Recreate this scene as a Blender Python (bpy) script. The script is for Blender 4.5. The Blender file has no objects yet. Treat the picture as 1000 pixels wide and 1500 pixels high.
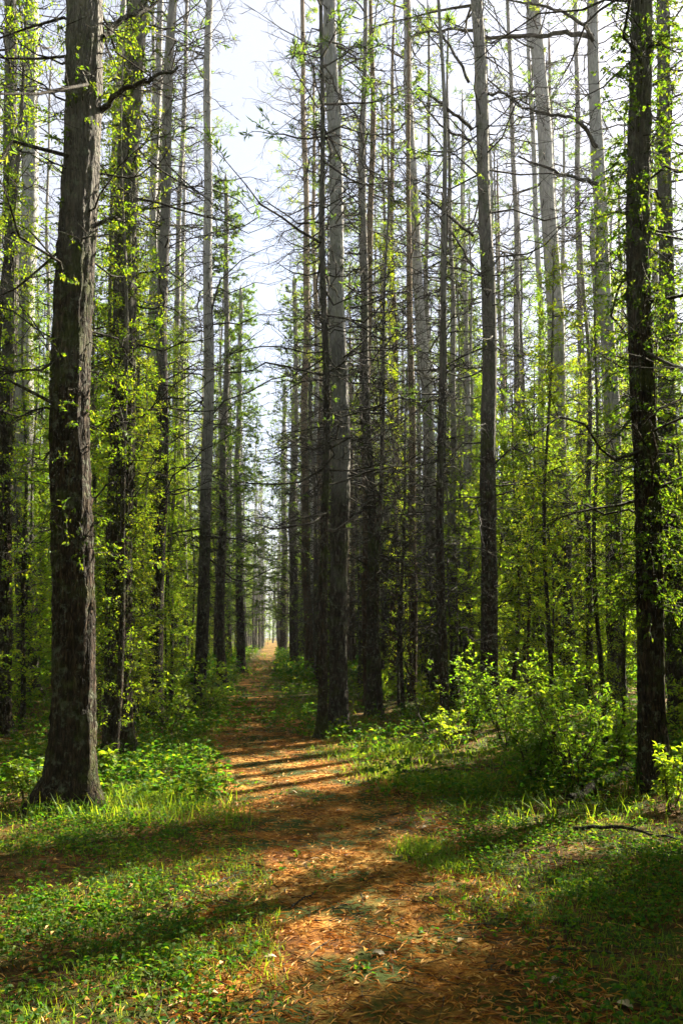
import bpy, math, random
import numpy as np
from mathutils import Vector

random.seed(7)
rng = np.random.default_rng(7)
SC = bpy.context.scene
COL = SC.collection
PI = math.pi
R_ = math.radians

# ------------------------------------------------------------------ camera
CAM_Z, F, PITCH, SHIFT = 1.55, 1250.0, R_(4.0), 92.6 / 1500
cd = bpy.data.cameras.new('camera'); cam = bpy.data.objects.new('camera', cd); COL.objects.link(cam)
cam.location = (0, 0, CAM_Z); cam.rotation_euler = (PI / 2 + PITCH, 0, 0)
cd.sensor_width = 36; cd.lens = 30; cd.shift_y = SHIFT; cd.clip_start = .05; cd.clip_end = 3000
SC.camera = cam

def ray(u, v):                       # photo pixel (1000 x 1500) -> world direction
    x = (u - 500) / F; y = -(v - 750 - SHIFT * 1500) / F
    c, s = math.cos(PITCH), math.sin(PITCH)
    return np.array([x, c - s * y, s + c * y])
def ground_at(u, v):                 # where that pixel's ray meets the ground
    d = ray(u, v); t = -CAM_Z / d[2]
    return d[0] * t, d[1] * t
def at_depth(u, v, y):               # the point of that ray at distance y
    d = ray(u, v); t = y / d[1]
    return d[0] * t, CAM_Z + d[2] * t

# ------------------------------------------------------------------ mesh helpers
class MB:
    def __init__(s): s.v = []; s.f = []; s.n = 0
    def add(s, V, faces, mat=0, smooth=True):
        V = np.asarray(V, float).reshape(-1, 3)
        s.v.append(V); s.f.append((np.asarray(faces, np.int64) + s.n, mat, smooth)); s.n += len(V)
        return s
    def mesh(s, name, mats):
        me = bpy.data.meshes.new(name)
        V = np.concatenate(s.v)
        me.vertices.add(len(V)); me.vertices.foreach_set('co', V.astype(np.float32).ravel())
        loops = np.concatenate([f.ravel() for f, _, _ in s.f])
        tot = np.concatenate([np.full(len(f), f.shape[1]) for f, _, _ in s.f])
        mi = np.concatenate([np.full(len(f), m) for f, m, _ in s.f])
        sm = np.concatenate([np.full(len(f), k) for f, _, k in s.f])
        me.loops.add(len(loops)); me.loops.foreach_set('vertex_index', loops.astype(np.int32))
        me.polygons.add(len(tot))
        me.polygons.foreach_set('loop_start', np.concatenate([[0], np.cumsum(tot)[:-1]]).astype(np.int32))
        me.polygons.foreach_set('material_index', mi.astype(np.int32))
        me.polygons.foreach_set('use_smooth', sm.astype(bool))
        for m in mats: me.materials.append(m)
        me.update(calc_edges=True); me.validate()
        return me
    def build(s, name, mats, parent=None, loc=(0, 0, 0)):
        o = bpy.data.objects.new(name, s.mesh(name, mats if isinstance(mats, (list, tuple)) else [mats]))
        COL.objects.link(o); o.location = loc
        if parent: o.parent = parent
        return o

def norm(a): return a / np.maximum(np.linalg.norm(a, axis=-1, keepdims=True), 1e-9)

def tubes(mb, P, R, k=4, mat=0, cap=False):
    """many tubes at once: P (T,n,3) centre lines, R (T,n) radii"""
    P = np.asarray(P, float); R = np.asarray(R, float)
    T, n, _ = P.shape
    t = norm(np.gradient(P, axis=1))
    mean = norm(t.mean(1, keepdims=True))
    ref = np.where(np.abs(mean[..., 2:3]) < .8, np.array([0, 0, 1.]), np.array([1., 0, 0]))
    a = norm(np.cross(t, ref)); b = np.cross(t, a)
    ang = np.linspace(0, 2 * PI, k, endpoint=False)
    rad = R[:, :, None, None] if R.ndim == 2 else R[..., None]
    V = P[:, :, None] + rad * (np.cos(ang)[None, None, :, None] * a[:, :, None] + np.sin(ang)[None, None, :, None] * b[:, :, None])
    i = np.arange(n - 1)[:, None] * k; j = np.arange(k)[None]; j2 = (j + 1) % k
    q = np.stack([i + j, i + j2, i + k + j2, i + k + j], -1).reshape(-1, 4)
    q = (np.arange(T)[:, None, None] * n * k + q[None]).reshape(-1, 4)
    mb.add(V.reshape(-1, 3), q, mat)
    if cap:
        for tt in range(T):
            mb.add(V[tt, -1], [list(range(k))], mat, False)
    return mb

def leaves(mb, pos, d, L, W, mat=0, fold=.35, roll=None):
    """one folded pointed leaf per row: two triangles either side of a midrib"""
    n = len(pos); d = norm(d)
    L = np.broadcast_to(L, (n,))[:, None]; W = np.broadcast_to(W, (n,))[:, None]
    r = rng.normal(size=(n, 3)) if roll is None else roll
    s = norm(np.cross(d, r)); u = np.cross(s, d)
    base = pos; tip = pos + d * L - u * L * .12
    m = pos + d * L * .42
    a = m + s * W * .5 + u * W * fold; b = m - s * W * .5 + u * W * fold
    V = np.stack([base, a, tip, b], 1).reshape(-1, 3)
    i = np.arange(n)[:, None] * 4
    mb.add(V, np.concatenate([i + [0, 2, 1], i + [0, 3, 2]]), mat, False)
    return mb

def leaves6(mb, pos, d, L, W, mat=0, fold=.25, up=None):
    """rounder leaf for plants close by: four quads/tris with a droop at the tip"""
    n = len(pos); d = norm(d)
    L = np.broadcast_to(L, (n,))[:, None]; W = np.broadcast_to(W, (n,))[:, None]
    r = (np.array([0, 0, 1.]) + rng.normal(size=(n, 3)) * .45) if up is None else up
    s = norm(np.cross(d, r)); u = np.cross(s, d)
    def p(f, side, h): return pos + d * L * f + s * W * .5 * side + u * (W * fold * abs(side) + L * h)
    rows = [p(0, 0, 0), p(.28, .85, .02), p(.6, .8, 0), p(1, 0, -.2), p(.6, -.8, 0), p(.28, -.85, .02), p(.3, 0, .02), p(.62, 0, 0)]
    V = np.stack(rows, 1).reshape(-1, 3); i = np.arange(n)[:, None] * 8
    mb.add(V, np.concatenate([i + [0, 6, 1], i + [0, 5, 6], i + [7, 3, 2], i + [7, 4, 3]]), mat, False)
    mb.add(V, np.concatenate([i + [1, 6, 7, 2], i + [6, 5, 4, 7]]), mat, False)
    return mb

def blades(mb, pos, d, L, W, bend, mat=0):
    """bent tapering grass blades"""
    n = len(pos)
    L = np.broadcast_to(L, (n,))[:, None]; W = np.broadcast_to(W, (n,))[:, None]; bend = np.broadcast_to(bend, (n,))[:, None]
    h = norm(np.stack([rng.normal(size=n), rng.normal(size=n), np.zeros(n)], 1)); s = np.cross(h, [0, 0, 1.])
    d = norm(d)
    def p(f): return pos + d * L * f + h * L * bend * f * f - np.array([0, 0, 1.]) * L * bend * .55 * f ** 3
    a, b, c = p(0), p(.5), p(1.)
    V = np.stack([a - s * W / 2, a + s * W / 2, b - s * W * .4, b + s * W * .4, c], 1).reshape(-1, 3)
    i = np.arange(n)[:, None] * 5
    mb.add(V, i + [0, 1, 3, 2], mat, False); mb.add(V, i + [2, 3, 4], mat, False)
    return mb

# ------------------------------------------------------------------ materials
def new_mat(name):
    m = bpy.data.materials.new(name); m.use_nodes = True
    nt = m.node_tree; nt.nodes.clear()
    out = nt.nodes.new('ShaderNodeOutputMaterial')
    N = lambda t, **k: _node(nt, t, k)
    return m, nt, N, out
def _node(nt, t, k):
    n = nt.nodes.new(t)
    for a, b in k.items():
        if a.startswith('_'): n.inputs[a[1:].replace('_', ' ')].default_value = b
        else: setattr(n, a, b)
    return n
def ramp(nt, stops):
    r = nt.nodes.new('ShaderNodeValToRGB'); e = r.color_ramp.elements
    while len(e) < len(stops): e.new(.5)
    for x, (p, c) in zip(e, stops): x.position = p; x.color = (*c, 1)
    return r

def leaf_mat(name, stops, tstops, trans=.5, gloss=.025):
    m, nt, N, out = new_mat(name); L = nt.links.new
    g = N('ShaderNodeNewGeometry'); oi = N('ShaderNodeObjectInfo')
    a = N('ShaderNodeMath', operation='MULTIPLY_ADD'); a.inputs[1].default_value = .35
    L(oi.outputs['Random'], a.inputs[0]); 
    b = N('ShaderNodeMath', operation='MULTIPLY'); b.inputs[1].default_value = .65
    L(g.outputs['Random Per Island'], b.inputs[0]); L(b.outputs[0], a.inputs[2])
    r1 = ramp(nt, stops); r2 = ramp(nt, tstops)
    L(a.outputs[0], r1.inputs[0]); L(a.outputs[0], r2.inputs[0])
    d = N('ShaderNodeBsdfDiffuse'); t = N('ShaderNodeBsdfTranslucent'); gl = N('ShaderNodeBsdfGlossy'); gl.inputs['Roughness'].default_value = .6
    gl.inputs['Color'].default_value = (.8, .85, .8, 1)
    L(r1.outputs[0], d.inputs[0]); L(r2.outputs[0], t.inputs[0])
    mx = N('ShaderNodeMixShader'); mx.inputs[0].default_value = trans
    L(d.outputs[0], mx.inputs[1]); L(t.outputs[0], mx.inputs[2])
    m2 = N('ShaderNodeMixShader'); m2.inputs[0].default_value = gloss
    L(mx.outputs[0], m2.inputs[1]); L(gl.outputs[0], m2.inputs[2]); L(m2.outputs[0], out.inputs['Surface'])
    return m

M = {}
M['leaf'] = leaf_mat('broad_leaf', [(0, (.04, .10, .008)), (.5, (.09, .15, .008)), (1, (.19, .20, .01))],
                     [(0, (.18, .42, .01)), (.5, (.40, .60, .012)), (1, (.68, .64, .02))], .55)
M['leaf_bright'] = leaf_mat('bright_leaf', [(0, (.05, .11, .008)), (.5, (.10, .16, .01)), (1, (.17, .19, .012))],
                     [(0, (.14, .40, .012)), (.5, (.30, .50, .015)), (1, (.56, .56, .02))], .58, .03)
M['needle'] = leaf_mat('conifer_needle', [(0, (.03, .065, .012)), (.6, (.07, .12, .014)), (1, (.15, .16, .016))],
                     [(0, (.12, .28, .03)), (.6, (.32, .46, .03)), (1, (.58, .56, .04))], .5)
M['grass'] = leaf_mat('grass_blade', [(0, (.03, .10, .006)), (.7, (.08, .15, .008)), (1, (.22, .18, .03))],
                     [(0, (.14, .40, .01)), (.7, (.36, .48, .012)), (1, (.6, .5, .04))], .5)
M['weed'] = leaf_mat('low_herb', [(0, (.010, .045, .005)), (.5, (.03, .095, .006)), (1, (.14, .15, .008))],
                     [(0, (.03, .18, .01)), (.5, (.10, .30, .01)), (1, (.46, .44, .015))], .45, .012)
M['litter'] = leaf_mat('dry_needle', [(0, (.06, .018, .004)), (.3, (.26, .075, .010)), (.62, (.56, .25, .03)), (1, (.78, .60, .28))],
                     [(0, (.1, .04, .01)), (1, (.4, .2, .05))], .12, .05)
M['pale_leaf'] = leaf_mat('pale_dry_leaf', [(0, (.26, .17, .09)), (1, (.42, .34, .24))], [(0, (.3, .2, .1)), (1, (.4, .3, .2))], .15, .05)

def bark_mat(name, dark, mid, light, upper, lichen=.25, moss=.2, z0=4, z1=13, bump=1.0):
    """furrowed bark; old trunks of this kind shed to smoother grey bark higher up, paled further to imitate haze"""
    m, nt, N, out = new_mat(name); L = nt.links.new
    tc = N('ShaderNodeTexCoord'); mp = N('ShaderNodeMapping'); mp.inputs['Scale'].default_value = (15, 15, 2.6)
    oi = N('ShaderNodeObjectInfo'); ad = N('ShaderNodeVectorMath', operation='ADD')
    sc = N('ShaderNodeMath', operation='MULTIPLY'); sc.inputs[1].default_value = 37
    L(oi.outputs['Random'], sc.inputs[0]); L(tc.outputs['Object'], ad.inputs[0]); L(sc.outputs[0], ad.inputs[1]); L(ad.outputs[0], mp.inputs['Vector'])
    n1 = N('ShaderNodeTexNoise', _Scale=2.2, _Detail=7, _Roughness=.68, _Distortion=.4); L(mp.outputs[0], n1.inputs['Vector'])
    vo = N('ShaderNodeTexVoronoi', feature='DISTANCE_TO_EDGE', _Scale=2.6); L(mp.outputs[0], vo.inputs['Vector'])
    r1 = ramp(nt, [(.3, dark), (.52, mid), (.74, light)]); L(n1.outputs['Fac'], r1.inputs[0])
    crack = N('ShaderNodeMapRange'); crack.inputs['From Max'].default_value = .16; crack.inputs['To Min'].default_value = .35
    L(vo.outputs['Distance'], crack.inputs['Value'])
    mu = N('ShaderNodeMix', data_type='RGBA', blend_type='MULTIPLY'); mu.inputs['Factor'].default_value = 1
    L(r1.outputs[0], mu.inputs['A']); L(crack.outputs[0], mu.inputs['B'])
    # upper bark: natural grey, paled further with haze put into the colour
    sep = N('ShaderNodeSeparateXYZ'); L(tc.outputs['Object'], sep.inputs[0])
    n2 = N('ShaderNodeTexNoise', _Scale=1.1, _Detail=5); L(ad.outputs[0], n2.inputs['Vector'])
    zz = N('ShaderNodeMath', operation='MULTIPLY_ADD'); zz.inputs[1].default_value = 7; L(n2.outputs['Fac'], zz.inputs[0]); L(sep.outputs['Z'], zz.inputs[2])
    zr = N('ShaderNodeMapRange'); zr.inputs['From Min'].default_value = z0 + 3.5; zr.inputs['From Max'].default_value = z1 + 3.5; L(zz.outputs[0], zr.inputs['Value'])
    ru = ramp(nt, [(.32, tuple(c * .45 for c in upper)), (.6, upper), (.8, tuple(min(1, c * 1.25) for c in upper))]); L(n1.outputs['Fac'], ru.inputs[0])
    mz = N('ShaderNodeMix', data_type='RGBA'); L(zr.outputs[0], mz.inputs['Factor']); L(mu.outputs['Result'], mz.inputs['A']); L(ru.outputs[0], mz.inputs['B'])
    # lichen and moss blotches
    n3 = N('ShaderNodeTexNoise', _Scale=11.0, _Detail=7, _Roughness=.75); L(ad.outputs[0], n3.inputs['Vector'])
    lr = N('ShaderNodeMapRange'); lr.inputs['From Min'].default_value = .53; lr.inputs['From Max'].default_value = .62; lr.inputs['To Max'].default_value = lichen; L(n3.outputs['Fac'], lr.inputs['Value'])
    ml = N('ShaderNodeMix', data_type='RGBA'); ml.inputs['B'].default_value = (.26, .30, .22, 1); L(lr.outputs[0], ml.inputs['Factor']); L(mz.outputs['Result'], ml.inputs['A'])
    n4 = N('ShaderNodeTexNoise', _Scale=1.7, _Detail=8, _Roughness=.75); L(ad.outputs[0], n4.inputs['Vector'])
    mr = N('ShaderNodeMapRange'); mr.inputs['From Min'].default_value = .52; mr.inputs['From Max'].default_value = .62; mr.inputs['To Max'].default_value = moss; L(n4.outputs['Fac'], mr.inputs['Value'])
    mm = N('ShaderNodeMix', data_type='RGBA'); mm.inputs['B'].default_value = (.07, .10, .015, 1); L(mr.outputs[0], mm.inputs['Factor']); L(ml.outputs['Result'], mm.inputs['A'])
    bs = N('ShaderNodeBsdfPrincipled'); bs.inputs['Roughness'].default_value = .9; bs.inputs['Specular IOR Level'].default_value = .2
    L(mm.outputs['Result'], bs.inputs['Base Color'])
    hsum = N('ShaderNodeMath', operation='MULTIPLY_ADD'); hsum.inputs[1].default_value = .5; L(crack.outputs[0], hsum.inputs[0]); L(n1.outputs['Fac'], hsum.inputs[2])
    bp = N('ShaderNodeBump'); bp.inputs['Strength'].default_value = bump; bp.inputs['Distance'].default_value = .07; L(hsum.outputs[0], bp.inputs['Height']); L(bp.outputs[0], bs.inputs['Normal'])
    L(bs.outputs[0], out.inputs['Surface'])
    return m
M['ivy'] = leaf_mat('trunk_leaf', [(0, (.025, .06, .006)), (.5, (.05, .10, .008)), (1, (.12, .14, .01))],
                     [(0, (.07, .20, .008)), (.5, (.22, .36, .01)), (1, (.50, .50, .015))], .45)
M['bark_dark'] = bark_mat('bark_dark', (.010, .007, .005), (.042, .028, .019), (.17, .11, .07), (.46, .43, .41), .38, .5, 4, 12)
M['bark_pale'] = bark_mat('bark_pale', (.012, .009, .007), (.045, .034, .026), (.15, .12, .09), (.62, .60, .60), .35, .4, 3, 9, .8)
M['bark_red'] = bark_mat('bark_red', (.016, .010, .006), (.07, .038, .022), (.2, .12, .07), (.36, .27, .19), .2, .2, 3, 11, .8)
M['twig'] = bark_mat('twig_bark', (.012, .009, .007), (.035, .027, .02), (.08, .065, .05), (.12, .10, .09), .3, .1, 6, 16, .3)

def ground_mat(name, stops, green, gscale, gmin, gmax):
    m, nt, N, out = new_mat(name); L = nt.links.new
    tc = N('ShaderNodeTexCoord')
    n1 = N('ShaderNodeTexNoise', _Scale=26, _Detail=8, _Roughness=.75, _Distortion=1.2); L(tc.outputs['Object'], n1.inputs['Vector'])
    n2 = N('ShaderNodeTexNoise', _Scale=gscale, _Detail=6, _Roughness=.65); L(tc.outputs['Object'], n2.inputs['Vector'])
    n5 = N('ShaderNodeTexNoise', _Scale=1.3, _Detail=4, _Roughness=.6); L(tc.outputs['Object'], n5.inputs['Vector'])
    sm = N('ShaderNodeMath', operation='MULTIPLY_ADD'); sm.inputs[1].default_value = .8; L(n5.outputs['Fac'], sm.inputs[0])
    s2 = N('ShaderNodeMath', operation='MULTIPLY_ADD'); s2.inputs[1].default_value = .9; s2.inputs[2].default_value = -.35; L(n1.outputs['Fac'], s2.inputs[0]); L(s2.outputs[0], sm.inputs[2])
    r1 = ramp(nt, stops); L(sm.outputs[0], r1.inputs[0])
    mr = N('ShaderNodeMapRange'); mr.inputs['From Min'].default_value = gmin; mr.inputs['From Max'].default_value = gmax; L(n2.outputs['Fac'], mr.inputs['Value'])
    mx = N('ShaderNodeMix', data_type='RGBA'); L(mr.outputs[0], mx.inputs['Factor']); L(r1.outputs[0], mx.inputs['A']); mx.inputs['B'].default_value = (*green, 1)
    bs = N('ShaderNodeBsdfPrincipled'); bs.inputs['Roughness'].default_value = .95; bs.inputs['Specular IOR Level'].default_value = .15
    L(mx.outputs['Result'], bs.inputs['Base Color'])
    bp = N('ShaderNodeBump'); bp.inputs['Strength'].default_value = 1; bp.inputs['Distance'].default_value = .025; L(n1.outputs['Fac'], bp.inputs['Height']); L(bp.outputs[0], bs.inputs['Normal'])
    L(bs.outputs[0], out.inputs['Surface'])
    return m
M['soil'] = ground_mat('forest_floor', [(.25, (.012, .007, .003)), (.45, (.05, .027, .008)), (.62, (.15, .075, .018)), (.8, (.26, .16, .05))], (.035, .06, .007), 2.4, .46, .6)
M['path'] = ground_mat('needle_path', [(.2, (.018, .008, .003)), (.40, (.12, .042, .008)), (.55, (.36, .15, .022)), (.76, (.62, .40, .13))], (.035, .05, .006), 1.9, .42, .57)

# ------------------------------------------------------------------ terrain
PATH_Y = np.array([-3, 2, 3.52, 4.12, 5.24, 7.2, 9.2, 11.4, 17.6, 27.7, 64, 120, 260.])
PATH_X = np.array([.5, .35, .24, .2, .08, -.16, -.52, -.9, -1.85, -2.85, -5.55, -9.8, -21])
PATH_W = np.array([.8, .75, .70, .70, .72, .85, 1.02, 1.1, .8, .65, .7, 1.0, 2.0])
def path_x(y): return np.interp(y, PATH_Y, PATH_X)
def path_w(y): return np.interp(y, PATH_Y, PATH_W)
def gz(x, y):
    x = np.asarray(x, float); y = np.asarray(y, float)
    k = np.clip((np.abs(x - path_x(y)) - path_w(y) - .15) / 2.6, 0, 1); k = k * k * (3 - 2 * k)
    return k * (.10 + .07 * np.sin(x * .9 + 1.3) * np.cos(y * .7) + .05 * np.sin(x * 2.3 + y * 1.7) + .02 * np.sin(x * 5.1 - y * 4.3))


def sheet(xs, ys, zf):
    X, Y = np.meshgrid(xs, ys); V = np.stack([X, Y, zf(X, Y)], -1).reshape(-1, 3)
    nx, ny = len(xs), len(ys)
    i = np.arange(ny - 1)[:, None] * nx + np.arange(nx - 1)[None]
    return V, np.stack([i, i + 1, i + nx + 1, i + nx], -1).reshape(-1, 4)
xs = np.concatenate([-np.geomspace(220, 12, 40), np.linspace(-11.8, 11.8, 150), np.geomspace(12, 220, 40)])
ys = np.concatenate([np.linspace(-30, 0, 20), np.linspace(.2, 25, 150), np.geomspace(25.3, 420, 120)])
g = MB(); g.add(*sheet(xs, ys, gz)); o = g.build('forest_ground', M['soil']); o['kind'] = 'structure'

py = np.concatenate([np.linspace(-3, 26, 300), np.geomspace(26.1, 255, 200)])
K = 26; f = np.linspace(-1, 1, K)
rag = lambda y, s: .16 * np.sin(y * 2.1 + s) + .1 * np.sin(y * 5.3 + 2 * s) + .06 * np.sin(y * 11.7 + 3 * s)
wl = path_w(py) + rag(py, 0) - .1; wr = path_w(py) + rag(py, 2.2) - .1
X = path_x(py)[:, None] + np.where(f < 0, f * wl[:, None], f * wr[:, None]); Y = np.repeat(py[:, None], K, 1)
Z = .006 + .004 * np.sin(X * 7 + Y * 5) * (1 - f ** 2)
V = np.stack([X, Y, Z], -1).reshape(-1, 3); i = np.arange(len(py) - 1)[:, None] * K + np.arange(K - 1)[None]
g = MB(); g.add(V, np.stack([i, i + 1, i + K + 1, i + K], -1).reshape(-1, 4)); o = g.build('needle_path', M['path']); o['kind'] = 'structure'

# ------------------------------------------------------------------ tagging
def tag(o, label, cat, group=None):
    o['label'] = label; o['category'] = cat
    if group: o['group'] = group
    return o
def empty(name, loc, rz=0, s=1.0):
    o = bpy.data.objects.new(name, None); COL.objects.link(o); o.empty_display_size = .2
    o.location = loc; o.rotation_euler = (0, 0, rz); o.scale = (s, s, s)
    return o
def copy_tree(o, parent=None):
    c = o.copy(); COL.objects.link(c)
    if parent: c.parent = parent
    for ch in list(o.children):
        copy_tree(ch, c)
    return c

# ------------------------------------------------------------------ tree makers
def trunk_mesh(mb, H, r0, lean=(0, 0), rt=.35, sides=14, rings=40, flare=.5, wob=.06, seed=0):
    q = np.random.default_rng(seed)
    z = np.concatenate([[-.25], np.linspace(0, 1.2, 18), np.linspace(1.5, H, rings)])
    ph = q.uniform(0, 6.28, 4)
    cx = lean[0] * z + wob * np.sin(z * .45 + ph[0]) + .4 * wob * np.sin(z * 1.3 + ph[1])
    cy = lean[1] * z + wob * np.sin(z * .4 + ph[2]) + .4 * wob * np.sin(z * 1.2 + ph[3])
    cx -= cx[1]; cy -= cy[1]
    rad = r0 * (1 - (1 - rt) * np.clip(z / H, 0, 1) ** .9)
    ang = np.linspace(0, 2 * PI, sides, endpoint=False)
    lob = .65 + 1.1 * np.clip(np.sin(ang * 3 + ph[0]) + .5 * np.sin(ang * 2 + ph[1]), 0, 2)
    fl = 1.25 * flare * np.exp(-np.clip(z, 0, None) / .22)
    rr = rad[:, None] * (1 + fl[:, None] * lob[None]) * (1 + (.05 if sides < 40 else .015) * q.normal(size=(len(z), sides)) + .05 * np.sin(ang[None] * 3 + z[:, None] * 1.1 + ph[2]))
    if sides > 40:                   # deep plates and furrows
        fz = np.cumsum(q.normal(size=(len(z), 1)) * .10, 0); A = ang[None]
        rid = np.abs(np.sin(A * 7 + fz * 2 + .5 * np.sin(z[:, None] * 6))) + .6 * np.abs(np.sin(A * 11 - fz * 3 + .8 * np.sin(z[:, None] * 9 + 1)))
        rr = rr + .016 * (rid - .8) + .006 * q.normal(size=rr.shape)
    rr[-1] *= .1
    V = np.stack([cx[:, None] + rr * np.cos(ang), cy[:, None] + rr * np.sin(ang), np.repeat(z[:, None], sides, 1)], -1)
    n = len(z); i = np.arange(n - 1)[:, None] * sides; j = np.arange(sides)[None]; j2 = (j + 1) % sides
    mb.add(V.reshape(-1, 3), np.stack([i + j, i + j2, i + sides + j2, i + sides + j], -1).reshape(-1, 4))
    def centre(zq): return np.stack([np.interp(zq, z, cx), np.interp(zq, z, cy), zq], -1)
    def radius(zq): return np.interp(zq, z, rad)
    return centre, radius

def branches(q, centre, radius, zs, L, elev, curv, n=7, jit=.05, az=None):
    T = len(zs); az = q.uniform(0, 2 * PI, T) if az is None else az
    s = np.linspace(0, 1, n)[None]
    h = np.stack([np.cos(az), np.sin(az), np.zeros(T)], -1)
    st = centre(zs) + h * radius(zs)[:, None] * .6
    Lh = (L * np.cos(elev))[:, None] * s; Lz = (L * np.sin(elev))[:, None] * s + (L * curv)[:, None] * s * s
    P = st[:, None] + h[:, None] * Lh[..., None]; P[..., 2] += Lz
    P += np.cumsum(q.normal(size=(T, n, 3)) * jit * (L[:, None, None] / n), 1) * (s[..., None] > 0)
    return P
def subtwigs(q, P, per, lf, spread=.9, n=4, smin=.25, jit=.12):
    T, m, _ = P.shape
    idx = np.repeat(np.arange(T), per); s = q.uniform(smin, 1, len(idx))
    k = np.minimum((s * (m - 1)).astype(int), m - 2); fr = (s * (m - 1) - k)[:, None]
    st = P[idx, k] * (1 - fr) + P[idx, k + 1] * fr
    L0 = np.linalg.norm(P[:, -1] - P[:, 0], axis=-1)[idx]
    d = norm(P[idx, k + 1] - P[idx, k])
    d2 = norm(d + q.normal(size=d.shape) * spread * np.array([1, 1, .6]))
    L = L0 * lf * q.uniform(.4, 1.1, len(idx)) * (1.15 - s * .6)
    t = np.linspace(0, 1, n)
    Q = st[:, None] + d2[:, None] * (L[:, None] * t)[..., None]
    Q += np.cumsum(q.normal(size=Q.shape) * jit * (L[:, None, None] / n), 1) * (t[None, :, None] > 0)
    return Q
def taper(P, r0, r1):
    n = P.shape[1]; t = np.linspace(0, 1, n)[None]
    r0 = np.broadcast_to(r0, (P.shape[0],))[:, None]
    return r0 * (1 - t) + r1 * t
def along(q, P, per, smin=.1):
    T, m, _ = P.shape
    idx = np.repeat(np.arange(T), per); s = q.uniform(smin, 1, len(idx))
    k = np.minimum((s * (m - 1)).astype(int), m - 2); fr = (s * (m - 1) - k)[:, None]
    return P[idx, k] * (1 - fr) + P[idx, k + 1] * fr, norm(P[idx, k + 1] - P[idx, k])

def pine_crown(mb, q, centre, radius, H, zlo, ndead, nlive, live0=.55, Lmul=1.0, spray=26, low_green=0, sprl=.13):
    zs = q.uniform(zlo, H * .82, ndead)
    L = (.2 + 2.1 * q.uniform(0, 1, ndead) ** 1.4) * Lmul * (1 - .3 * zs / H)
    P = branches(q, centre, radius, zs, L, q.uniform(-.5, .5, ndead), q.uniform(-.3, .35, ndead), jit=.38)
    tubes(mb, P, taper(P, .009 + .005 * L, .003), 4, 0)
    S = subtwigs(q, P, 8, .45); tubes(mb, S, taper(S, .005, .002), 3, 0)
    S2 = subtwigs(q, S, 2, .5); tubes(mb, S2, taper(S2, .004, .002), 3, 0)
    if low_green:
        sel = q.permutation(len(S))[:low_green]
        pos, d = along(q, S[sel], 9); leaves(mb, pos, d + q.normal(size=d.shape) * .7, q.uniform(.05, .1, len(pos)), .022, 1)
    zs = q.uniform(H * live0, H * .99, nlive); tt = (zs / H - live0) / (1 - live0)
    L = (q.uniform(.9, 2.3, nlive) * (1.1 - .75 * tt)) * Lmul
    P = branches(q, centre, radius, zs, L, q.uniform(-.1, .5, nlive), q.uniform(0, .35, nlive), jit=.16)
    tubes(mb, P, taper(P, .012 + .008 * L, .004), 4, 0)
    S = subtwigs(q, P, 6, .42, smin=.35); tubes(mb, S, taper(S, .006, .002), 3, 0)
    pos, d = along(q, S, spray, .35)
    leaves(mb, pos, d * .6 + q.normal(size=d.shape) * .75, q.uniform(.7, 1.2, len(pos)) * sprl, .022, 1)

def spruce_crown(mb, q, centre, radius, H, zlo, nb, spray=16, Lmax=1.7, green=.75):
    u = q.uniform(0, 1, nb); zs = zlo + (H * .99 - zlo) * u
    L = Lmax * (1 - .85 * (zs / H)) * q.uniform(.5, 1.1, nb) + .12
    P = branches(q, centre, radius, zs, L, q.uniform(-.35, .25, nb), q.uniform(-.1, .3, nb), jit=.12)
    tubes(mb, P, taper(P, .008 + .006 * L, .003), 3, 0)
    S = subtwigs(q, P, 6, .42, spread=.8, smin=.2); tubes(mb, S, taper(S, .005, .002), 3, 0)
    S = S[q.uniform(size=len(S)) < green]
    pos, d = along(q, S, spray, .05)
    leaves(mb, pos, d + q.normal(size=d.shape) * .6, q.uniform(.06, .13, len(pos)), .026, 1)
    pos, d = along(q, P, 8, .3)
    leaves(mb, pos, d + q.normal(size=d.shape) * .6, q.uniform(.06, .12, len(pos)), .026, 1)

def broadleaf_crown(mb, q, centre, radius, H, zlo, nb, per=9, Lmax=1.5, lw=.065, flat=.5):
    zs = zlo + (H * .99 - zlo) * q.uniform(0, 1, nb) ** .9
    L = Lmax * q.uniform(.35, 1.1, nb) * (1.1 - .7 * np.abs(zs / H - .5))
    P = branches(q, centre, radius, zs, L, q.uniform(.0, .8, nb), q.uniform(-.4, .1, nb), jit=.14)
    tubes(mb, P, taper(P, .006 + .004 * L, .002), 3, 0)
    S = subtwigs(q, P, 6, .45, spread=.8, smin=.2); tubes(mb, S, taper(S, .004, .0015), 3, 0)
    pos, d = along(q, S, per, .15)
    d = d + q.normal(size=d.shape) * np.array([.7, .7, .35]) - np.array([0, 0, .25])
    l = q.uniform(.7, 1.3, len(pos)) * lw
    leaves(mb, pos + q.normal(size=pos.shape) * .02, d, l, l * .55, 1, roll=np.array([0, 0, 1.]) + q.normal(size=pos.shape) * flat)

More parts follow.
